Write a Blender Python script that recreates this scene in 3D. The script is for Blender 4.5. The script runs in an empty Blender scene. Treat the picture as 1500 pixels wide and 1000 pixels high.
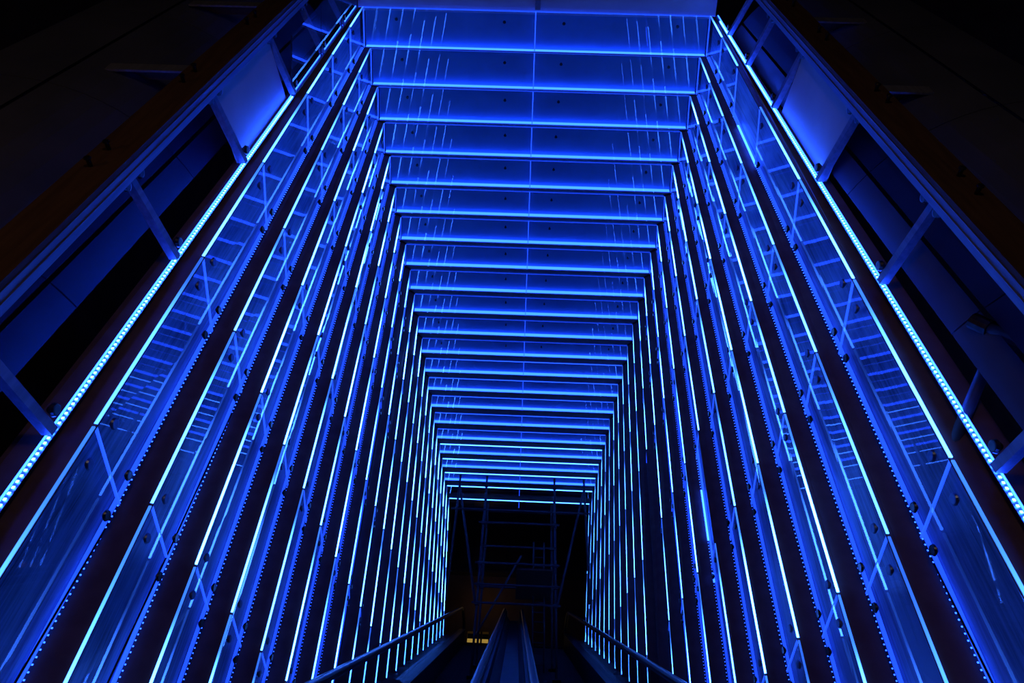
import bpy, math, random
from mathutils import Matrix, Vector
random.seed(7)
sc = bpy.context.scene
C = sc.collection

# ------------------------------------------------------------------ camera, world, exposure
U = 2.0                                   # half width of the light tunnel in metres
PITCH = math.radians(49.18)               # the camera looks up the 30 degree escalator
ROLL, YAW, XOFF = -0.03624, 0.01973, 0.009
CAM_Z = 1.6
cP, sP = math.cos(PITCH), math.sin(PITCH)

def lw(v):                                # direction: levelled camera axes -> world axes
    return Vector((v[0], v[2]*cP - v[1]*sP, v[2]*sP + v[1]*cP))

cr, sr, cy, sy = math.cos(ROLL), math.sin(ROLL), math.cos(YAW), math.sin(YAW)
right = lw((cr*cy, -sr, cr*sy))
up = lw((sr*cy, cr, sr*sy))
fwd = lw((-sy, 0, cy))
cam_data = bpy.data.cameras.new('camera')
cam_data.lens = 24.0; cam_data.sensor_width = 36.0; cam_data.clip_end = 200; cam_data.clip_start = .02
cam = bpy.data.objects.new('camera', cam_data); C.objects.link(cam)
m = Matrix((right, up, -fwd)).transposed().to_4x4()
m.translation = Vector((XOFF*U, 0, CAM_Z))
cam.matrix_world = m
sc.camera = cam

world = bpy.data.worlds.new('night'); sc.world = world; world.use_nodes = True
world.node_tree.nodes['Background'].inputs[0].default_value = (.55, .5, .6, 1)
world.node_tree.nodes['Background'].inputs[1].default_value = .0012

sc.view_settings.view_transform = 'Standard'
sc.view_settings.look = 'None'
sc.view_settings.gamma = 1.0
sc.view_settings.use_curve_mapping = False
sc.view_settings.exposure = 0.0

def lamp(name, kind, loc, energy, color, size=.5):
    d = bpy.data.lights.new(name, kind); d.energy = energy; d.color = color
    if kind == 'AREA': d.size = size
    else: d.shadow_soft_size = size
    o = bpy.data.objects.new(name, d); C.objects.link(o); o.location = loc
    return o
# lamp left of the tunnel; unseen warm fills added behind the camera and upstairs
lamp('hall_fill', 'POINT', (0, -3.5, 4.2), 55, (1, .62, .46), .3)
lamp('side_lamp', 'POINT', (-4.6, -.3, 3.4), 14, (1, .45, .16), .2)
lamp('upper_floor_fill', 'POINT', (-1.2, 27.2, 16.8), 2.2, (1, .62, .25), .25)

# ------------------------------------------------------------------ materials
LED = (.012, .066, 1.0)
EDGE = (.032, .16, 1.0)                    # overdriven sheet edges read almost white
MATS = {}
def mat(name):
    if name in MATS: return MATS[name], None, None
    mt = bpy.data.materials.new(name); mt.use_nodes = True
    MATS[name] = mt
    return mt, mt.node_tree, mt.node_tree.nodes['Principled BSDF']

def rough_surface(name, c1, c2, rough=.6, scale=6, stretch=(1, 1, 1), bump=.1, spec=.4, metal=0, detail=6, coat=0):
    mt, nt, b = mat(name)
    n, l = nt.nodes, nt.links
    tc = n.new('ShaderNodeTexCoord'); mp = n.new('ShaderNodeMapping')
    mp.inputs['Scale'].default_value = stretch
    nz = n.new('ShaderNodeTexNoise'); nz.inputs['Scale'].default_value = scale; nz.inputs['Detail'].default_value = detail
    cr_ = n.new('ShaderNodeValToRGB')
    cr_.color_ramp.elements[0].position = .35; cr_.color_ramp.elements[1].position = .65
    cr_.color_ramp.elements[0].color = (*c1, 1); cr_.color_ramp.elements[1].color = (*c2, 1)
    l.new(tc.outputs['Object'], mp.inputs[0]); l.new(mp.outputs[0], nz.inputs['Vector'])
    l.new(nz.outputs['Fac'], cr_.inputs[0]); l.new(cr_.outputs[0], b.inputs['Base Color'])
    b.inputs['Roughness'].default_value = rough; b.inputs['Metallic'].default_value = metal
    b.inputs['Specular IOR Level'].default_value = spec
    if coat: b.inputs['Coat Weight'].default_value = coat; b.inputs['Coat Roughness'].default_value = .05
    if bump:
        bp = n.new('ShaderNodeBump'); bp.inputs['Strength'].default_value = bump
        l.new(nz.outputs['Fac'], bp.inputs['Height']); l.new(bp.outputs[0], b.inputs['Normal'])
    return mt

def wood(name, dark, light):
    """long grain along local z with knots"""
    mt, nt, b = mat(name)
    n, l = nt.nodes, nt.links
    tc = n.new('ShaderNodeTexCoord'); mp = n.new('ShaderNodeMapping')
    mp.inputs['Scale'].default_value = (9, 9, .55)
    oi = n.new('ShaderNodeObjectInfo')
    ad = n.new('ShaderNodeVectorMath'); ad.operation = 'ADD'
    ml = n.new('ShaderNodeVectorMath'); ml.operation = 'SCALE'; ml.inputs['Scale'].default_value = 37
    cb = n.new('ShaderNodeCombineXYZ')
    for k in range(3): l.new(oi.outputs['Random'], cb.inputs[k])
    l.new(cb.outputs[0], ml.inputs[0]); l.new(tc.outputs['Object'], ad.inputs[0]); l.new(ml.outputs[0], ad.inputs[1])
    l.new(ad.outputs[0], mp.inputs[0])
    nz = n.new('ShaderNodeTexNoise'); nz.inputs['Scale'].default_value = 2.4; nz.inputs['Detail'].default_value = 8
    nz.inputs['Roughness'].default_value = .7; nz.inputs['Distortion'].default_value = .6
    l.new(mp.outputs[0], nz.inputs['Vector'])
    nb = n.new('ShaderNodeTexNoise'); nb.inputs['Scale'].default_value = 1.3; nb.inputs['Detail'].default_value = 3
    l.new(ad.outputs[0], nb.inputs['Vector'])
    mx = n.new('ShaderNodeMath'); mx.operation = 'MULTIPLY_ADD'; mx.inputs[1].default_value = .55
    l.new(nb.outputs['Fac'], mx.inputs[0]); 
    m2 = n.new('ShaderNodeMath'); m2.operation = 'MULTIPLY'; m2.inputs[1].default_value = .6
    l.new(nz.outputs['Fac'], m2.inputs[0]); l.new(m2.outputs[0], mx.inputs[2])
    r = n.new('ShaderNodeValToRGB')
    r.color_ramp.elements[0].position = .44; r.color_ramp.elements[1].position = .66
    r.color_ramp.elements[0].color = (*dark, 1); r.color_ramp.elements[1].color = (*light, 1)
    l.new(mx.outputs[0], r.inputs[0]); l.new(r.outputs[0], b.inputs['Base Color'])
    b.inputs['Roughness'].default_value = .42
    bp = n.new('ShaderNodeBump'); bp.inputs['Strength'].default_value = .12
    l.new(nz.outputs['Fac'], bp.inputs['Height']); l.new(bp.outputs[0], b.inputs['Normal'])
    return mt

def emitter(name, strength, color=LED):
    mt, nt, b = mat(name)
    n, l = nt.nodes, nt.links
    n.remove(b)
    e = n.new('ShaderNodeEmission'); e.inputs[0].default_value = (*color, 1); e.inputs[1].default_value = strength
    l.new(e.outputs[0], n['Material Output'].inputs[0])
    return mt

def edge_light(name, lo, hi, p0=.35, p1=.75):
    """lit edge of a sheet: output rises along each sheet towards its lower end"""
    mt, nt, b = mat(name)
    n, l = nt.nodes, nt.links
    n.remove(b)
    tc = n.new('ShaderNodeTexCoord'); sx = n.new('ShaderNodeSeparateXYZ')
    l.new(tc.outputs['Generated'], sx.inputs[0])
    mr = n.new('ShaderNodeMapRange'); mr.interpolation_type = 'SMOOTHSTEP'
    mr.inputs['From Min'].default_value = 1 - p0; mr.inputs['From Max'].default_value = 1 - p1  # viewing-angle brightening painted into the emission as a fixed ramp
    mr.inputs['To Min'].default_value = lo; mr.inputs['To Max'].default_value = hi
    l.new(sx.outputs['Z'], mr.inputs['Value'])
    oi = n.new('ShaderNodeObjectInfo')
    rv = n.new('ShaderNodeMapRange'); rv.inputs['To Min'].default_value = .6; rv.inputs['To Max'].default_value = 1.35
    l.new(oi.outputs['Random'], rv.inputs['Value'])
    mu = n.new('ShaderNodeMath'); mu.operation = 'MULTIPLY'
    l.new(mr.outputs[0], mu.inputs[0]); l.new(rv.outputs[0], mu.inputs[1])
    e = n.new('ShaderNodeEmission'); e.inputs[0].default_value = (*EDGE, 1)
    l.new(mu.outputs[0], e.inputs[1]); l.new(e.outputs[0], n['Material Output'].inputs[0])
    return mt

def clear_sheet(name, tint, rough=.015, gloss=1.0):
    mt, nt, b = mat(name)
    n, l = nt.nodes, nt.links
    n.remove(b)
    tr = n.new('ShaderNodeBsdfTransparent'); tr.inputs[0].default_value = (*tint, 1)
    gl = n.new('ShaderNodeBsdfGlossy'); gl.inputs['Roughness'].default_value = rough
    lwt = n.new('ShaderNodeFresnel'); lwt.inputs[0].default_value = 1.49
    geo = n.new('ShaderNodeNewGeometry')
    iv = n.new('ShaderNodeMath'); iv.operation = 'SUBTRACT'; iv.inputs[0].default_value = 1
    l.new(geo.outputs['Backfacing'], iv.inputs[1])
    mu = n.new('ShaderNodeMath'); mu.operation = 'MULTIPLY'
    l.new(lwt.outputs[0], mu.inputs[0]); l.new(iv.outputs[0], mu.inputs[1])
    m3 = n.new('ShaderNodeMath'); m3.operation = 'MULTIPLY'; m3.inputs[1].default_value = gloss
    l.new(mu.outputs[0], m3.inputs[0])
    mx = n.new('ShaderNodeMixShader')
    l.new(m3.outputs[0], mx.inputs[0]); l.new(tr.outputs[0], mx.inputs[1]); l.new(gl.outputs[0], mx.inputs[2])
    l.new(mx.outputs[0], n['Material Output'].inputs[0])
    return mt

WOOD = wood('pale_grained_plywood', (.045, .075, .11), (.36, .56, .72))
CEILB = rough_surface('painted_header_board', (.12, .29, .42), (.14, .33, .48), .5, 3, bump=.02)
BROWN = rough_surface('brown_fibreboard', (.125, .08, .075), (.16, .105, .095), .75, 9, bump=.05, spec=.2)
TIMBER = rough_surface('brown_timber', (.065, .036, .022), (.10, .056, .032), .6, 5, (6, 6, .6), .15)
ALU = rough_surface('brushed_aluminium', (.18, .22, .30), (.25, .30, .40), .45, 4, (8, 8, .4), .05, metal=.5)
STEEL = rough_surface('dark_zinc_bolt', (.03, .035, .04), (.06, .065, .07), .3, 20, metal=.9, bump=0)
CHROME = rough_surface('bright_zinc_bolt', (.12, .16, .24), (.16, .21, .30), .35, 20, metal=.9, bump=0)
FABRIC = rough_surface('white_coated_board', (.40, .40, .42), (.46, .46, .48), .6, 2.5, bump=.02)
TARP = rough_surface('dull_grey_cladding', (.05, .065, .11), (.07, .085, .14), .5, 1.6, bump=.05)
SHEET = clear_sheet('clear_acrylic', (.93, .95, 1), .02, .7)
HEADSHEET = clear_sheet('clear_acrylic_header', (.93, .95, 1), .012, 1.3)
GLASS = clear_sheet('balustrade_glass', (.8, .84, .88), .02)
JOINT = emitter('lit_sheet_end', 2.2)
EDGE_A = edge_light('lit_sheet_edge_soft', 1.5, 12, .12, .6)
EDGE_B = edge_light('lit_sheet_edge_bright', 1.5, 26, .15, .5)
HEAD_DIM = emitter('lit_header_edge_dim', .9)  # header edge strengths step up with depth, standing in for viewing angle
HEAD_MID = emitter('lit_header_edge_mid', 3.0)
HEAD_BRIGHT = emitter('lit_header_edge_bright', 11, EDGE)
STRIP_SIDE = emitter('led_profile_side', 2.2)
STRIP_HEAD = emitter('led_profile_header', 9.0)
STRIP_OPEN = emitter('led_profile_open', 14)
DOTS = emitter('led_chip', 9)
DOTS_OPEN = emitter('led_chip_bare', 90)
RUBBER = rough_surface('black_handrail_rubber', (.02, .02, .022), (.03, .03, .032), .30, 12, bump=.02, spec=.6)
STEPM = rough_surface('escalator_step_metal', (.02, .02, .022), (.035, .035, .038), .55, 10, metal=.2, bump=.05)
DECK = rough_surface('grey_deck_metal', (.05, .055, .065), (.07, .075, .085), .45, 3, metal=.3, bump=.05)
BLACK = rough_surface('black_panel', (.012, .012, .014), (.02, .02, .022), .5, 4, bump=0)
TUBE = rough_surface('galvanised_tube', (.035, .036, .04), (.06, .062, .066), .6, 7, metal=.2, bump=.05)
PLASTER = rough_surface('dark_plaster', (.060, .052, .045), (.085, .072, .060), .85, 2, bump=.1)
FLOORM = rough_surface('dark_floor_tiles', (.05, .05, .05), (.07, .07, .07), .5, 3, bump=.03)
BACKW = rough_surface('brown_painted_wall', (.16, .10, .055), (.20, .13, .075), .8, 1.5, bump=.05)
WARM = emitter('lit_room_wall', .32, (1, .62, .12))

# ------------------------------------------------------------------ helpers
def link(name, me, mats, parent=None):
    o = bpy.data.objects.new(name, me); C.objects.link(o)
    if mats is not None and not me.materials:
        for q in (mats if isinstance(mats, (list, tuple)) else [mats]): me.materials.append(q)
    if parent: o.parent = parent
    return o

class MB:
    def __init__(s): s.v = []; s.f = []; s.m = []
    def hexa(s, p, mi=None):
        """8 points: bottom loop 0-3, top loop 4-7"""
        b = len(s.v); s.v += [tuple(q) for q in p]
        fs = [(0, 3, 2, 1), (4, 5, 6, 7), (0, 1, 5, 4), (1, 2, 6, 5), (2, 3, 7, 6), (3, 0, 4, 7)]
        c = sum((Vector(q) for q in p), Vector())/8
        for k, f in enumerate(fs):
            P = [Vector(p[i]) for i in f]
            nrm = (P[2]-P[0]).cross(P[3]-P[1])
            if nrm.dot(sum(P, Vector())/4 - c) < 0: f = f[::-1]
            s.f.append(tuple(b+i for i in f)); s.m.append(mi[k] if mi else 0)
        return s
    def slab(s, quad, off, mi=None):
        q = [Vector(a) for a in quad]; o = Vector(off)
        return s.hexa(q + [a+o for a in q], mi)
    def box(s, lo, hi):
        x0, y0, z0 = lo; x1, y1, z1 = hi
        return s.hexa([(x0,y0,z0),(x1,y0,z0),(x1,y1,z0),(x0,y1,z0),(x0,y0,z1),(x1,y0,z1),(x1,y1,z1),(x0,y1,z1)])
    def bar(s, a, b, w, h, upv=(0, 0, 1)):
        a = Vector(a); b = Vector(b); d = (b-a).normalized(); u = Vector(upv)
        x = d.cross(u).normalized()*w/2; y = x.cross(d).normalized()*h/2
        return s.hexa([a-x-y, a+x-y, a+x+y, a-x+y, b-x-y, b+x-y, b+x+y, b-x+y])
    def tube(s, pts, r, n=10, caps=True):
        pts = [Vector(p) for p in pts]; base = len(s.v); prev = None
        for k, p in enumerate(pts):
            d = (pts[min(k+1, len(pts)-1)] - pts[max(k-1, 0)]).normalized()
            if prev is None:
                x = d.cross(Vector((0, 0, 1)) if abs(d.z) < .9 else Vector((1, 0, 0))).normalized()
            else:
                x = (prev - d*prev.dot(d)).normalized()
            prev = x; y = d.cross(x)
            rr = r[k] if isinstance(r, (list, tuple)) else r
            s.v += [tuple(p + x*math.cos(2*math.pi*j/n)*rr + y*math.sin(2*math.pi*j/n)*rr) for j in range(n)]
        for k in range(len(pts)-1):
            for j in range(n):
                a = base+k*n+j; b = base+k*n+(j+1) % n
                s.f.append((a, b, b+n, a+n)); s.m.append(0)
        if caps:
            s.f.append(tuple(base+j for j in reversed(range(n)))); s.m.append(0)
            s.f.append(tuple(base+(len(pts)-1)*n+j for j in range(n))); s.m.append(0)
        return s
    def mesh(s, name, smooth=False):
        me = bpy.data.meshes.new(name); me.from_pydata(s.v, [], s.f)
        if any(s.m):
            me.polygons.foreach_set('material_index', s.m)
        if smooth: me.polygons.foreach_set('use_smooth', [True]*len(me.polygons))
        me.update(); return me
    def obj(s, name, mats, parent=None, smooth=False):
        return link(name, s.mesh(name, smooth), mats, parent)

def tag(o, label, cat=None, group=None):
    o['label'] = label
    if cat: o['category'] = cat
    if group: o['group'] = group
    return o
def struct(o, label=None):
    o['kind'] = 'structure'
    if label: o['label'] = label
    return o
def empty(name, loc=(0, 0, 0), rx=0):
    o = bpy.data.objects.new(name, None); C.objects.link(o); o.empty_display_size = .2
    o.location = loc; o.rotation_euler = (rx, 0, 0); return o

# ------------------------------------------------------------------ tunnel geometry
SL, S0 = -.34785, -.83457                  # line of the portal feet (levelled axes)
def top_pt(i): return (1.90935 - .14576*i - .00256*i*i, 3.94698 + .21534*i + .00292*i*i)
def tan_i(i): return 1.09377 - .06863*i + .00095*i*i
def foot(i):
    Y, Z = top_pt(i); t = tan_i(i); s = (Y - S0 - SL*Z)/(1 - SL*t)
    return (Y-s, Z-t*s)
def world_pt(X, Y, Z):
    return lw((X, Y, Z))*U + Vector((0, 0, CAM_Z))
class Fr:
    """portal i: local x right, y into the tunnel, z up along the portal's own leaning plane"""
    def __init__(s, i):
        s.i = i; s.th = math.atan(tan_i(i)); s.B = foot(i); s.T = top_pt(i)
        s.ct, s.st = math.cos(s.th), math.sin(s.th)
        s.H = math.hypot(s.T[0]-s.B[0], s.T[1]-s.B[1])*U
        n = foot(i+1); s.nB = s.loc(n); s.nT = s.loc(top_pt(i+1))
        tl = math.hypot(s.nT[0], s.nT[1]-s.H)
        L = (.255 - .0018*max(0, i-8))*U
        s.ft = (s.nT[0]/tl*L, s.H + (s.nT[1]-s.H)/tl*L)           # far edge at the top (y, z)
        rho = .90
        s.fb = (s.nB[0]*rho, s.nB[1]*rho)                          # far edge at the foot
        s.spt = .15*L; s.spb = .19*math.hypot(*s.fb)
    def loc(s, q):
        dY, dZ = q[0]-s.B[0], q[1]-s.B[1]
        return ((-dY*s.st + dZ*s.ct)*U, (dY*s.ct + dZ*s.st)*U)
    def near(s, sd, z, ox=0, oy=0): return Vector((sd*(U+ox), oy, z))
    def far(s, sd, z, ox=0, oy=0, sh=0):
        zz = z + (s.ft[1]-s.H)*max(0, (z/s.H-.75)/.25)              # square to the near edge, mitred at the header
        k = (zz-s.fb[1])/(s.ft[1]-s.fb[1])
        y = s.fb[0] + (s.ft[0]-s.fb[0])*k
        sp = s.spb + (s.spt-s.spb)*k
        p = Vector((sd*(U+sp+ox), y+oy, zz))
        if sh: p = p + (s.near(sd, z, ox) - p)*sh
        return p
    def nxt(s, sd, k):                                             # near edge of the next portal, k 0 foot .. 1 top
        return Vector((sd*U, s.nB[0] + (s.nT[0]-s.nB[0])*k, s.nB[1] + (s.nT[1]-s.nB[1])*k))
    def root(s, name):
        return empty(name, world_pt(0, *s.B), PITCH - s.th)

JS = [.355, .765, 1.245, 1.885, 2.495, 3.18]
def joints(fr):
    k = 1 + .0125*max(fr.i, 0)
    z = [fr.H] + [fr.H - j*U*k for j in JS if fr.H - j*U*k > .25*U] + [0.0]
    return z                                                       # from the top down

# shared bolt meshes (axis x for sides, axis z for the header)
b_ = MB(); b_.tube([(0.011, 0, 0), (0.01, 0, 0), (0, 0, 0), (-0.016, 0, 0)], [.020, .026, .031, .012], 16); BOLT_LEFT = b_.mesh('bolt')
b_ = MB(); b_.tube([(-0.011, 0, 0), (-0.01, 0, 0), (0, 0, 0), (0.016, 0, 0)], [.020, .026, .031, .012], 16); BOLT_RIGHT = b_.mesh('bolt')
b_ = MB(); b_.tube([(0, 0, -.022), (0, 0, -.016), (0, 0, -.0155), (0, 0, .016)], [.016, .02, .012, .012], 12); BOLT_HEAD = b_.mesh('bolt')
for q in (BOLT_LEFT, BOLT_RIGHT, BOLT_HEAD): q.materials.append(STEEL)
CAP_LEFT, CAP_RIGHT = BOLT_LEFT.copy(), BOLT_RIGHT.copy()
for q in (CAP_LEFT, CAP_RIGHT): q.materials.clear(); q.materials.append(CHROME)

GAP, THK = .05, .013
def led_dots(fr, sd, parent, mt, z0, z1, pitch=.035, size=.009, ox=.02, oy=-.004):
    b = MB(); a = fr.far(sd, z0, ox, oy); e = fr.far(sd, z1, ox, oy); n = int((e-a).length/pitch)
    d = (e-a).normalized()
    for k in range(n):
        c = a + (e-a)*((k+.5)/n)
        h = size/2
        x = Vector((h, 0, 0)); u = d*h
        b.slab([c-x-u, c+x-u, c+x+u, c-x+u], (0, -.004, 0))
    o = b.obj('led_chips', mt, parent); o['kind'] = 'stuff'
    return o

ORD = ['first', 'second', 'third', 'fourth', 'fifth', 'sixth', 'seventh', 'eighth', 'ninth', 'tenth', 'eleventh', 'twelfth',
       'thirteenth', 'fourteenth', 'fifteenth', 'sixteenth', 'seventeenth', 'eighteenth', 'nineteenth', 'twentieth',
       'twenty-first', 'last']
SHRINK = {(0, -1): {6: (0, .30)}, (0, 1): {6: (0, .30)}, (1, -1): {5: (0, .14), 6: (.14, .40)}}

def portal(i, last=21):
    fr = Fr(i); root = fr.root('light_portal')
    tag(root, 'blue edge-lit acrylic portal arch, %s one after the open bolted frame' % ORD[i], 'light portal', 'nested light portals over the escalators')
    zs = joints(fr)
    for sd in (-1, 1):
        bolt = BOLT_LEFT if sd < 0 else BOLT_RIGHT
        # backing board: one plank per side
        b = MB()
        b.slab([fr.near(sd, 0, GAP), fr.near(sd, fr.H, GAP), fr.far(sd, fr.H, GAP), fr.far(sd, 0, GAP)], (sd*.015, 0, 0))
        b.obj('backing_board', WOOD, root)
        # riser board that steps in to the next portal
        if i < last:
            b = MB()
            q = [fr.far(sd, 0, GAP+.01, .006), fr.far(sd, fr.H, GAP+.01, .006), fr.nxt(sd, 1) + Vector((0, -.004, .0)), fr.nxt(sd, -fr.nB[1]/(fr.nT[1]-fr.nB[1])) + Vector((0, -.004, 0))]
            b.slab(q, (0, .012, 0)); b.obj('riser_board', BROWN, root)
        else:
            b = MB()
            b.slab([fr.far(sd, 0, GAP+.01, .006), fr.far(sd, fr.H, GAP+.01, .006), fr.far(sd, fr.H, .3, .006), fr.far(sd, 0, .3, .006)], (0, .012, 0)); b.obj('riser_board', BROWN, root)
        # led profile at the far edge
        b = MB()
        zf = zs[3] if (i, sd) == (9, 1) else 0
        b.slab([fr.far(sd, zf, THK+.006, -.004), fr.far(sd, fr.H, THK+.006, -.004), fr.far(sd, fr.H, GAP-.004, -.004), fr.far(sd, zf, GAP-.004, -.004)], (0, .004, 0))
        ls = b.obj('led_strip', STRIP_SIDE, root)
        if i < 7:
            led_dots(fr, sd, ls, DOTS, .1, fr.H-.05, .033, .0065, .004, -.010)
        for (za, zb_) in BARE.get((i, sd), ()):                    # strip laid bare where a sheet is off
            b = MB(); za, zb_ = fr.H - za*U, fr.H - zb_*U
            b.slab([fr.far(sd, zb_, .0, -.014), fr.far(sd, za, .0, -.014), fr.far(sd, za, .02, -.014), fr.far(sd, zb_, .02, -.014)], (0, .008, 0))
            b.obj('bare_led_run', STRIP_OPEN, ls)
        for k in range(len(zs)-1):
            zt, zb = zs[k]-.005, zs[k+1]+.005
            s0, s1 = SHRINK.get((i, sd), {}).get(k, (0, 0))
            if (i, sd, k) in MISSING: continue
            b = MB()
            off = Vector((sd*THK, 0, 0))
            q = [fr.near(sd, zb), fr.near(sd, zt), fr.far(sd, zt, sh=s0), fr.far(sd, zb, sh=s1)]
            b.slab(q, off, (0, 0, 0, 1, 2, 1))
            sh = b.obj('acrylic_sheet', [SHEET, JOINT, BLACK], root)
            b = MB()
            b.slab([fr.near(sd, zb+.004, 0, -.010), fr.near(sd, zt-.004, 0, -.010), fr.near(sd, zt-.004, THK+.001, -.010), fr.near(sd, zb+.004, THK+.001, -.010)], (0, .009, 0))
            b.obj('lit_edge', EDGE_A if i < 2 else EDGE_B, sh)
            if i < 9:
                for (zz, has) in ((zt-.12, k > 0), (zb+.12, k < len(zs)-2)):
                    if not has: continue
                    for fx in (.2, .86):
                        o = link('bolt', bolt if fx > .5 else (CAP_LEFT if sd < 0 else CAP_RIGHT), None, sh)
                        o.location = fr.near(sd, zz)*(1-fx) + fr.far(sd, zz)*fx
    # header: two sheets, a board above, a led profile at the far edge
    up_ = Vector((0, 0, 1))
    def hp(x, f, dz=0, dy=0):
        y = fr.ft[0]*f; z = fr.H + (fr.ft[1]-fr.H)*f
        xx = x*(U + fr.spt*f)
        return Vector((xx, y+dy, z+dz))
    b = MB(); b.slab([hp(-1, 0, .075), hp(1, 0, .075), hp(1, 1, .075), hp(-1, 1, .075)], up_*.015); b.obj('header_board', CEILB if i < 20 else BLACK, root)  # last boards coloured black to paint in their unlit look
    b = MB(); b.slab([hp(-.995, 1, THK+.004, -.006), hp(.995, 1, THK+.004, -.006), hp(.995, 1, .073, -.006), hp(-.995, 1, .073, -.006)], (0, .004, 0))
    if i < 20:
        b.obj('header_led_strip', STRIP_HEAD, root)
    for x0, x1 in ((-1, -.003), (.003, 1)):
        b = MB(); b.slab([hp(x0, 0), hp(x1, 0), hp(x1, 1), hp(x0, 1)], up_*THK, (0, 0, 0, 1, 0, 1))
        sh = b.obj('header_sheet', [HEADSHEET, JOINT], root)
        et = THK if i < 17 else .022
        b = MB(); b.slab([hp(x0, 0, 0, -.008), hp(x1, 0, 0, -.008), hp(x1, 0, et, -.008), hp(x0, 0, et, -.008)], (0, .007, 0))
        b.obj('lit_edge', HEAD_DIM if i < 12 else HEAD_MID if i < 17 else HEAD_BRIGHT, sh)
        if i < 12:
            for xx in ((-.81, -.18) if x0 < -.5 else (.165, .82)):
                o = link('bolt', BOLT_HEAD, None, sh); o.location = hp(xx, .26)
    b = MB(); b.slab([hp(-.0028, .0, .0), hp(.0028, 0, .0), hp(.0028, .99, .0), hp(-.0028, .99, .0)], up_*THK)
    b.obj('centre_joint', JOINT, root)
    # dark strip between this header and the next one
    b = MB()
    a0, a1 = hp(-1, 1, .0, .008), hp(1, 1, .0, .008)
    if i < last:
        n0, n1 = fr.nxt(-1, 1), fr.nxt(1, 1)
        dz = Vector((0, -.018, .024))
        b.slab([a0, a1, n1 + dz, n0 + dz], up_*.04)
        b.obj('header_riser', BROWN, root)
    return root

MISSING = {(0, 1, 2), (5, 1, 4)} | {(9, 1, k) for k in (3, 4, 5, 6)}
BARE = {(0, 1): ((.86, 1.26),), (5, 1): ((2.2, 2.5), (2.68, 2.73))}
for i in range(22): portal(i)

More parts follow.
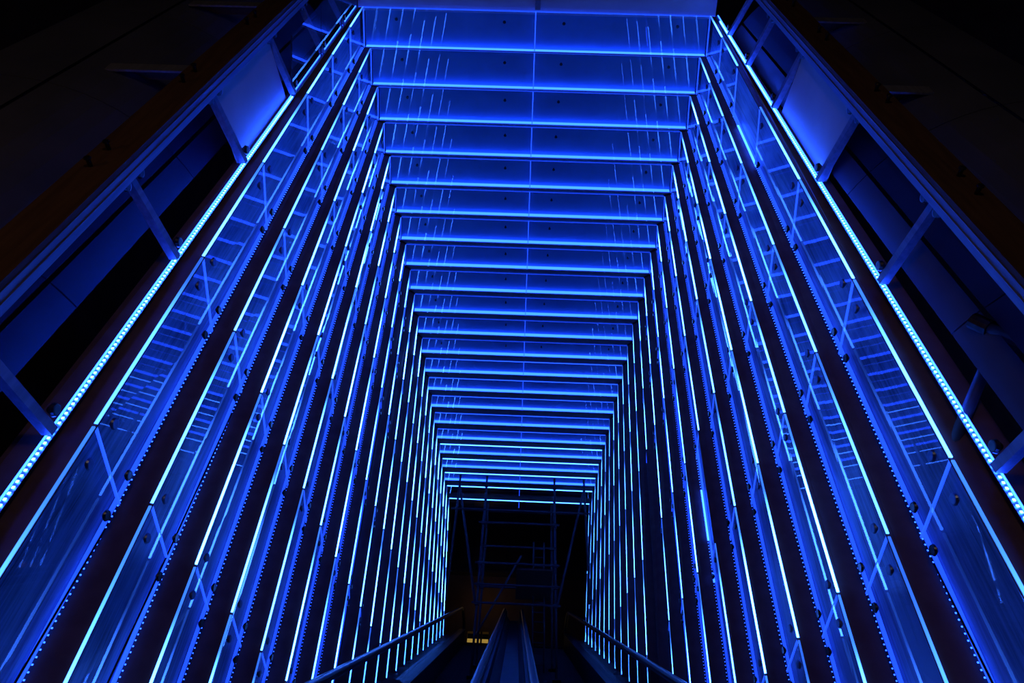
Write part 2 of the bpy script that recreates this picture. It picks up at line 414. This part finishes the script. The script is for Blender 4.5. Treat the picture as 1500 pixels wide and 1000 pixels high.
# ------------------------------------------------------------------ open bolted frame before the first portal (sheets taken off)
def open_frame():
    fr = Fr(-1); root = fr.root('open_portal_frame')
    tag(root, 'open portal frame with bare LED strips, aluminium posts and bolted brown timber beams', 'frame')
    zs = joints(fr)
    up_ = Vector((0, 0, 1))
    for sd in (-1, 1):
        bolt = BOLT_LEFT if sd < 0 else BOLT_RIGHT
        # riser board towards the first portal
        b = MB()
        q = [fr.far(sd, 0, .22, .006), fr.far(sd, fr.H, .02, .006), fr.nxt(sd, 1) + Vector((0, -.004, 0)), fr.nxt(sd, -fr.nB[1]/(fr.nT[1]-fr.nB[1])) + Vector((0, -.004, 0))]
        b.slab(q, (0, .012, 0)); b.obj('riser_board', BROWN, root)
        # bare led strip and its chips
        b = MB(); b.slab([fr.far(sd, 0, .012, -.012), fr.far(sd, fr.H, .012, -.012), fr.far(sd, fr.H, .020, -.012), fr.far(sd, 0, .020, -.012)], (0, .008, 0))
        ls = b.obj('led_strip', STRIP_OPEN, root)
        b = MB(); b.slab([fr.far(sd, 0, -.016, -.006), fr.far(sd, fr.H, -.016, -.006), fr.far(sd, fr.H, .024, -.006), fr.far(sd, 0, .024, -.006)], (0, .005, 0))
        b.obj('led_carrier', ALU, ls)
        led_dots(fr, sd, ls, DOTS_OPEN, .0, zs[3] if sd < 0 else fr.H-.2, .03, .011, -.004, -.010)
        # aluminium posts between the led strip and the beam
        for k in range(1, len(zs)-1):
            z = zs[k]
            b = MB()
            p0 = fr.far(sd, z, -.03, -.03); p1 = fr.near(sd, z, .20, .0)
            b.slab([p0, p0 + Vector((0, 0, .05)), p1 + Vector((0, 0, .05)), p1], (sd*.05, 0, 0))
            po = b.obj('post', ALU, root)
            for fx, dz in ((.12, .09), (.9, .10), (.9, -.06)):
                o = link('bolt', bolt, None, po)
                o.location = p0*(1-fx) + p1*fx + Vector((0, 0, dz)); o.scale = (1.6, 1.1, 1.1)
        # channel and timber beam along the outer edge
        b = MB(); b.slab([fr.near(sd, -.1, .15, -.045), fr.near(sd, fr.H+.4, .15, -.045), fr.near(sd, fr.H+.4, .15, .035), fr.near(sd, -.1, .15, .035)], (sd*.08, 0, 0))
        b.slab([fr.near(sd, -.1, .142, -.01), fr.near(sd, fr.H+.4, .142, -.01), fr.near(sd, fr.H+.4, .142, .0), fr.near(sd, -.1, .142, .0)], (sd*.008, 0, 0))
        b.obj('channel', ALU, root)
        b = MB(); b.slab([fr.near(sd, -.1, .155, -.075), fr.near(sd, fr.H+.4, .155, -.075), fr.near(sd, fr.H+.4, .40, -.075), fr.near(sd, -.1, .40, -.075)], (0, .028, 0))
        bm_ = b.obj('timber_beam', TIMBER, root)
        for k in range(1, len(zs)-1):
            for dz in (-.1, .1):
                o = link('bolt', BOLT_HEAD, None, bm_); o.rotation_euler = (math.radians(-90), 0, 0); o.scale = (1, 1, 1.8)
                o.location = fr.near(sd, zs[k]+dz, .31, -.09)
        # one white backing board still in its bay
        b = MB(); b.slab([fr.far(sd, zs[4]+.06, .055), fr.far(sd, zs[3]-.01, .055), fr.near(sd, zs[3]-.01, .20, .05), fr.near(sd, zs[4]+.06, .20, .05)], (sd*.012, 0, 0))
        tag(b.obj('backing_board', FABRIC, root), 'white backing board glowing blue beside the LED strip')
        if sd < 0:
            for k in (0, 1, 2):
                b = MB(); b.slab([fr.near(sd, zs[k+1]+.006, 0, .03), fr.near(sd, zs[k]-.006, 0, .03), fr.far(sd, zs[k]-.006), fr.far(sd, zs[k+1]+.006)], (sd*THK, 0, 0), (0, 0, 0, 1, 0, 1))
                b.obj('acrylic_sheet', [SHEET, BLACK], root)
    # header board with a bracket
    def hp(x, f, dz=0):
        return Vector((x*(U + fr.spt*f), fr.ft[0]*f, fr.H + (fr.ft[1]-fr.H)*f + dz))
    b = MB(); b.slab([hp(-1, 0, .05), hp(1, 0, .05), hp(1, 1.1, .05), hp(-1, 1.1, .05)], up_*.015); b.obj('header_board', FABRIC, root)
    b = MB(); b.slab([hp(-1, 1.02, .02), hp(1, 1.02, .02), hp(1, 1.02, .045), hp(-1, 1.02, .045)], (0, .004, 0)); b.obj('header_led_strip', STRIP_SIDE, root)
    b = MB(); c = hp(.01, .9); b.box((c.x-.03, c.y-.08, c.z-.03), (c.x+.03, c.y+.02, c.z+.05)); b.obj('bracket', ALU, root)
    return root
open_frame()

# ------------------------------------------------------------------ outriggers bolted to the timber beams
fr = Fr(-1)
for sd in (-1, 1):
    for z, nm, xl in ((5.62, 'lower', 1.0), (7.25, 'upper', .7)):
        root = fr.root('outrigger'); tag(root, '%s grey metal outrigger reaching sideways from the %s brown timber beam' % (nm, 'left-hand' if sd < 0 else 'right-hand'), 'bracket', 'outriggers on the timber beams')
        b = MB(); b.box((min(sd*(U+.36), sd*(U+.36+xl)), -.045, z-.06), (max(sd*(U+.36), sd*(U+.36+xl)), -.03, z+.06)); b.obj('web_plate', ALU, root)
        b = MB(); b.box((min(sd*(U+.36), sd*(U+.36+xl)), -.03, z+.05), (max(sd*(U+.36), sd*(U+.36+xl)), .06, z+.06)); b.obj('flange', TIMBER, root)

# ------------------------------------------------------------------ rounded cladding outside the frames, both sides
fr = Fr(-2)
def bez(t, P):
    u = 1-t
    return tuple(u**3*P[0][k] + 3*u*u*t*P[1][k] + 3*u*t*t*P[2][k] + t**3*P[3][k] for k in (0, 1))
for sd in (-1, 1):
    root = fr.root('rounded_cladding')
    tag(root, 'dull grey rounded cladding running along outside the %s posts and beam' % ('left-hand' if sd < 0 else 'right-hand'), 'cladding')
    P = [(.36, 1.15), (.58, .62), (1.05, .40), (1.78, .46)] if sd < 0 else [(.20, 1.12), (.42, .60), (.9, .38), (1.45, .42)]
    cuts = [0, .12, .68, 1.0]
    zz = [1.0, 2.6, 4.05, 5.6, 7.3, 9.4]
    for c in range(3):
        for k in range(5):
            b = MB(); n = 8 if c else 4
            for j in range(n+1):
                t0 = cuts[c] + .008 + (cuts[c+1]-cuts[c]-.016)*j/n
                aa = bez(t0, P)
                for z in (zz[k]+.005, zz[k+1]-.005):
                    for dx in (0, .02): b.v.append((sd*(U+aa[0]+dx), aa[1]+dx, z))
            for j in range(n):
                o_ = 4*j
                fs = [(o_, o_+4, o_+6, o_+2), (o_+1, o_+3, o_+7, o_+5), (o_, o_+1, o_+5, o_+4), (o_+2, o_+6, o_+7, o_+3)]
                if j == 0: fs.append((o_, o_+2, o_+3, o_+1))
                if j == n-1: fs.append((o_+4, o_+5, o_+7, o_+6))
                for f in fs: b.f.append(f if sd < 0 else f[::-1]); b.m.append(0)
            b.obj('cladding_panel', TARP, root)

# ------------------------------------------------------------------ the building around it
T30 = math.tan(math.radians(30)); C30 = math.cos(math.radians(30)); S30 = .5
def esc(x, n, d):                          # x across, n above the sight line (units of U), d along the incline
    return Vector((x*U, (d*C30 - n*S30)*U, (d*S30 + n*C30)*U + CAM_Z))
N_RAIL, N_STEP, N_DECK, N_FOOT = -.455, -1.05, -.80, -.80
D0 = .5; D1 = 12.0
land = esc(0, N_STEP, D1); ZL, YL = land.z, land.y
low = (CAM_Z - 0)                           # the lower hall floor is z = 0
YS = (-(CAM_Z) + 1.05/C30*U)/T30            # where the step line meets the lower floor
b = MB(); b.box((-9, -8, -.2), (9, YS+.3, 0)); struct(b.obj('floor', FLOORM))
b = MB(); b.box((-9, YL-.05, ZL-.3), (9, YL+9, ZL)); struct(b.obj('floor', FLOORM))
for sd, nm in ((-1, 'wall_left'), (1, 'wall_right')):
    b = MB(); b.box((sd*8.8-.1, -8, 0), (sd*8.8+.1, YL+9, 24)); struct(b.obj(nm, PLASTER))
b = MB(); b.box((-9, -8, 24), (9, YL+9, 24.2)); struct(b.obj('ceiling', PLASTER))
b = MB(); b.box((-9, -8.2, 0), (9, -8, 24)); struct(b.obj('wall_front', PLASTER))

# side parapets that carry the portal feet
for sd in (-1, 1):
    b = MB()
    q = [esc(sd*.93, N_FOOT-.5, D0), esc(sd*.93, N_FOOT-.5, 10.9), esc(sd*.93, N_FOOT-.004, 10.9), esc(sd*.93, N_FOOT-.004, D0)]
    b.slab(q, (sd*.75, 0, 0)); struct(b.obj('trim_1' if sd < 0 else 'trim_2', BROWN))

# far wall of the upper hall with its lit opening
YB = 14.2*U
b = MB(); z0, z1 = ZL, CAM_Z + 8.3*U
xo0, xo1, zo = -1.0*U, -.55*U, CAM_Z + 6.95*U
b.box((-9, YB, z0), (xo0, YB+.2, z1)); b.box((xo1, YB, z0), (9, YB+.2, z1)); b.box((xo0, YB, zo), (xo1, YB+.2, z1))
struct(b.obj('wall_back', BACKW))
b = MB(); b.box((-9, YB+.02, z1), (9, YB+.2, 24))
wu = struct(b.obj('wall_upper', PLASTER))
b = MB(); b.box((xo0-.4, YB+1.3, z0), (xo1+.4, YB+1.35, zo+.3)); d1 = struct(b.obj('door_1', WARM), 'lit yellow passage at the back of the upper hall')
b = MB(); b.box((xo0+.62*(xo1-xo0), YB+.02, z0), (xo0+.70*(xo1-xo0), YB+.12, zo)); b.obj('mullion', BLACK, d1)
# gallery piers on the upper wall
for k, x in enumerate((-1.9, -1.32, -.98, -.3, .22, .62, 1.2, 1.7)):
    b = MB(); b.box((x*U-.09, YB-.12, z1), (x*U+.09, YB+.02, z1+2.6)); b.obj('pier', PLASTER, wu)
b = MB(); b.box((-9, YB-.3, z1-.12), (9, YB+.02, z1+.02)); b.obj('gallery_ledge', PLASTER, wu)
# soffit beams of the upper hall, just past the last portal
for k, (d, n) in enumerate(((8.1, 6.62), (8.6, 6.62), (9.6, 6.9))):
    b = MB(); b.box((-1.4*U, d*U, CAM_Z+n*U-.15), (1.4*U, d*U+.22, CAM_Z+n*U+.15))
    o = b.obj('ceiling_beam', PLASTER)
    tag(o, ('dark cross beam just behind the last lit portal', 'second dark cross beam behind the last lit portal', 'highest dark cross beam over the upper hall')[k], 'beam')

# ------------------------------------------------------------------ escalators
STEP_T = .40
stepm = MB()
W = .60*U
stepm.box((-W/2, 0, -.23), (W/2, STEP_T, -.03))
for k in range(16):
    x = -W/2 + .02 + k*(W-.06)/15
    stepm.box((x, .005, -.03), (x+.02, STEP_T-.005, 0))
STEP = stepm.mesh('step'); STEP.materials.append(STEPM)
def sweep(path, prof, name, mt, parent, smooth=False):
    """profile (x, n) swept along points given as (y, z, normal y, normal z)"""
    b = MB(); n = len(prof)
    for (x0, y, z, ny, nz) in path:
        for (px, pn) in prof: b.v.append((x0+px, y+ny*pn, z+nz*pn))
    for k in range(len(path)-1):
        for j in range(n):
            a = k*n+j; c = k*n+(j+1) % n
            b.f.append((a, c, c+n, a+n)); b.m.append(0)
    b.f.append(tuple(range(n))[::-1]); b.f.append(tuple((len(path)-1)*n+j for j in range(n))); b.m += [0, 0]
    return b.obj(name, mt, parent, smooth)
def rail_path(x, n, d0, d1, lead=1.2, tail=1.0, drop=.45):
    """level lead-in, incline, level run at the top that turns down into the newel"""
    P = []
    a = esc(x, n, d0); c = esc(x, n, d1)
    P.append((x*U, a.y-lead, a.z, 0, 1)); P.append((x*U, a.y-.25, a.z, 0, 1))
    P.append((x*U, a.y+.1, a.z+.05, -S30*.5, .96)); P.append((x*U, a.y+.4, a.z+.4*T30, -S30, C30))
    m_ = 14
    for k in range(m_+1):
        q = esc(x, n, d0+.25+(d1-d0-.5)*k/m_); P.append((x*U, q.y, q.z, -S30, C30))
    P.append((x*U, c.y+.1, c.z-.03, -.2, .97)); P.append((x*U, c.y+tail, c.z, 0, 1))
    r = drop/2
    for k in range(1, 9):
        t = math.pi*k/8
        P.append((x*U, c.y+tail+r*math.sin(t), c.z-r+r*math.cos(t), math.sin(t), math.cos(t)))
    return P
RAILP = [(-.045, -.012), (-.04, .012), (-.022, .026), (0, .030), (.022, .026), (.04, .012), (.045, -.012), (.03, -.026), (-.03, -.026)]
GUIDE = [(-.02, -.055), (-.02, -.027), (.02, -.027), (.02, -.055)]
DR0, DR1 = 1.6, 11.9
def escalator(side):
    root = empty('escalator', (0, YS, 0))
    tag(root, 'dark escalator on the %s of the centre deck, with black handrails' % ('left' if side < 0 else 'right'), 'escalator', 'pair of escalators')
    inv = Matrix.Translation((0, -YS, 0))
    xo, xi = (-.85, -.165) if side < 0 else (.85, .11)
    xc = (xo+xi)/2
    kids = []
    # steps
    n = int((YL-YS)/STEP_T)
    for k in range(n):
        o = link('step', STEP, None, root); o.location = (xc*U, k*STEP_T, k*STEP_T*T30 + .12)
    for x, outer in ((xo, True), (xi, False)):
        p = rail_path(x, N_RAIL, DR0, DR1)
        kids.append(sweep(p, RAILP, 'handrail', RUBBER, root, True))
        kids.append(sweep(p, GUIDE, 'rail_guide', DECK, root))
        sgn = 1 if (x > xc) else -1
        if outer:
            for k in range(9):
                da = DR0 + (DR1-DR0)*k/9; db = DR0 + (DR1-DR0)*(k+1)/9 - .006
                b = MB(); b.slab([esc(x, N_RAIL-.03, da), esc(x, N_RAIL-.03, db), esc(x, N_DECK-.02, db), esc(x, N_DECK-.02, da)], (sgn*.012, 0, 0))
                kids.append(b.obj('glass_panel', GLASS, root))
            b = MB(); e0 = esc(x, N_RAIL-.03, DR1); e1 = esc(x, N_DECK-.02, DR1)
            b.slab([e0, e0+Vector((0, 1.05, 0)), Vector((e1.x, e0.y+1.05, e1.z+.1)), e1], (sgn*.012, 0, 0)); kids.append(b.obj('glass_panel', GLASS, root))
            b = MB(); b.slab([esc(x-.05*sgn, N_DECK, DR0), esc(x-.05*sgn, N_DECK, DR1+.2), esc(x+.08*sgn, N_DECK+.01, DR1+.2), esc(x+.08*sgn, N_DECK+.01, DR0)], (0, -.02, -.04)); kids.append(b.obj('outer_deck', DECK, root))
            b = MB(); b.slab([esc(x-.05*sgn, N_DECK-.01, DR0), esc(x-.05*sgn, N_DECK-.01, DR1), esc(x-.05*sgn, N_STEP-.05, DR1), esc(x-.05*sgn, N_STEP-.05, DR0)], (sgn*.03, 0, 0)); kids.append(b.obj('skirt_panel', STEPM, root))
        else:
            b = MB(); b.slab([esc(x, N_RAIL-.03, DR0), esc(x, N_RAIL-.03, DR1), esc(x, N_STEP-.05, DR1), esc(x, N_STEP-.05, DR0)], (sgn*.075, 0, 0)); kids.append(b.obj('inner_balustrade', BLACK, root))
    b = MB(); b.box((xc*U-W/2, YL-.25, ZL-.02), (xc*U+W/2, YL+.5, ZL+.015)); kids.append(b.obj('comb_plate', STEPM, root))
    for o in kids: o.matrix_parent_inverse = inv
    return root
escalator(-1); escalator(1)
# sloping deck between the two escalators
dk = empty('centre_deck', (0, YS, 0)); tag(dk, 'sloping grey metal deck of plates between the two escalators', 'deck')
inv = Matrix.Translation((0, -YS, 0))
for k in range(10):
    da = 1.6 + k*1.0; db = da + .994
    b = MB(); b.slab([esc(-.075, N_RAIL-.16, da), esc(.045, N_RAIL-.16, da), esc(.045, N_RAIL-.16, db), esc(-.075, N_RAIL-.16, db)], (0, -.01, -.02))
    b.obj('deck_plate', DECK, dk).matrix_parent_inverse = inv
for x0, x1 in ((-.125, -.078), (.048, .075)):
    lo_ = x0 if x0 < 0 else x1; hi_ = x1 if x0 < 0 else x0
    b = MB(); b.slab([esc(hi_, N_RAIL-.165, 1.6), esc(hi_, N_RAIL-.165, 11.6), esc(lo_, N_RAIL-.09, 11.6), esc(lo_, N_RAIL-.09, 1.6)], (0, -.01, -.02))
    b.obj('side_flashing', DECK, dk).matrix_parent_inverse = inv

# ------------------------------------------------------------------ scaffolding at the top of the stairs
YSc = 7.4*U
def zc(h): return CAM_Z + h*U
def steps_z(y): return (y-YS)*T30 + .12
sca = empty('scaffold_tower', (0, YSc, steps_z(YSc))); tag(sca, 'dark tube scaffold tower standing on the escalators below the last portals', 'scaffold')
inv = sca.matrix_world.copy(); inv = Matrix.Translation(-Vector(sca.location))
def stube(name, a, c, r=.028, parent=sca):
    b = MB(); b.tube([a, c], r, 10); o = b.obj(name, TUBE, parent, True); o.matrix_parent_inverse = inv; return o
for yy in (YSc, YSc+1.6):
    zt = zc(5.95) if yy == YSc else zc(6.35)
    for x in (-.44, .465):
        stube('standard', (x*U, yy, steps_z(yy)), (x*U, yy, zt))
        b = MB(); b.box((x*U-.09, yy-.09, steps_z(yy)), (x*U+.09, yy+.09, steps_z(yy)+.012)); b.obj('base_plate', TUBE, sca).matrix_parent_inverse = inv
    for h in ((5.62, 5.03, 4.46, 4.18, 3.95) if yy == YSc else (6.1, 5.2, 4.6)):
        stube('ledger', (-.5*U, yy-.05, zc(h)), (.52*U, yy-.05, zc(h)), .024)
        for x in (-.44, .465):
            b = MB(); b.box((x*U-.045, yy-.06, zc(h)-.045), (x*U+.045, yy+.03, zc(h)+.045)); b.obj('coupler', TUBE, sca).matrix_parent_inverse = inv
for x in (-.44, .465):
    for h in (5.5, 4.7):
        stube('transom', (x*U, YSc-.1, zc(h)), (x*U, YSc+1.7, zc(h)), .024)
stube('raker', (-.80*U, YSc-.06, zc(5.62)), (-.46*U, YSc-.06, zc(3.95)))
stube('raker', (.86*U, YSc-.06, zc(5.62)), (.48*U, YSc-.06, zc(3.95)))
stube('top_ledger', (-.86*U, YSc-.1, zc(5.62)), (.9*U, YSc-.1, zc(5.62)), .024)
stube('top_ledger', (-.86*U, YSc-.1, zc(5.2)), (.9*U, YSc-.1, zc(5.2)), .024)
for x in (-.80, .86):
    stube('outer_standard', (x*U, YSc, zc(4.0)), (x*U, YSc, zc(5.95)))
stube('diagonal_brace', (-.42*U, YSc+.05, zc(3.6)), (.05*U, YSc+.05, zc(4.6)), .022)
b = MB(); b.box((.0, YSc+.1, zc(4.43)), (.44*U, YSc+1.5, zc(4.43)+.045)); o = b.obj('platform_board', TIMBER, sca); o.matrix_parent_inverse = inv
# ladder
lad = empty('ladder', (.3*U, YSc+1.2, steps_z(YSc+1.2))); tag(lad, 'narrow dark ladder standing inside the scaffold tower', 'ladder')
inv2 = Matrix.Translation(-Vector(lad.location))
for x in (.22, .36):
    b = MB(); b.tube([(x*U, YSc+1.2, steps_z(YSc+1.2)), (x*U, YSc+1.45, zc(5.25))], .02, 8); b.obj('stile', TUBE, lad, True).matrix_parent_inverse = inv2
for k in range(13):
    t = (k+.7)/13.5; z = steps_z(YSc+1.2)*(1-t) + zc(5.25)*t; y = YSc+1.2+.25*t
    b = MB(); b.tube([(.22*U, y, z), (.36*U, y, z)], .014, 8); b.obj('rung', TUBE, lad, True).matrix_parent_inverse = inv2

# scaffold tubes outside the right-hand posts
fr = Fr(-1); arm = fr.root('tube_scaffold'); tag(arm, 'two dark scaffold tubes clamped crosswise in front of the right-hand cladding', 'scaffold')
b = MB(); c0 = Vector((2.26, .34, 3.5)); b.tube([c0, c0 + Vector((.5, -.2, -1.0))*.9], .028, 12); b.obj('short_tube', TUBE, arm, True)
b = MB(); b.tube([(2.62, .28, 3.85), (2.05, .72, 3.0)], .028, 12); b.obj('long_tube', TUBE, arm, True)
b = MB(); b.bar((2.36, .42, 3.50), (2.44, .36, 3.42), .10, .10); b.obj('coupler', STEEL, arm)
b = MB(); b.tube([c0 - Vector((.02, -.008, -.04)), c0 + Vector((.02, -.008, -.04))], .042, 12); b.obj('tube_collar', STEEL, arm)
# ochre board standing in for a warm-lit wall patch, far out on the right
b = MB(); b.slab([(5.45, 3.3, 9.3), (6.1, 3.3, 9.3), (6.1, 3.75, 8.7), (5.45, 3.75, 8.7)], (0, .03, .02)); tag(b.obj('lit_wall_patch', BACKW), 'ochre board standing in for a warm-lit wall patch, high on the dark right-hand side of the hall', 'board')
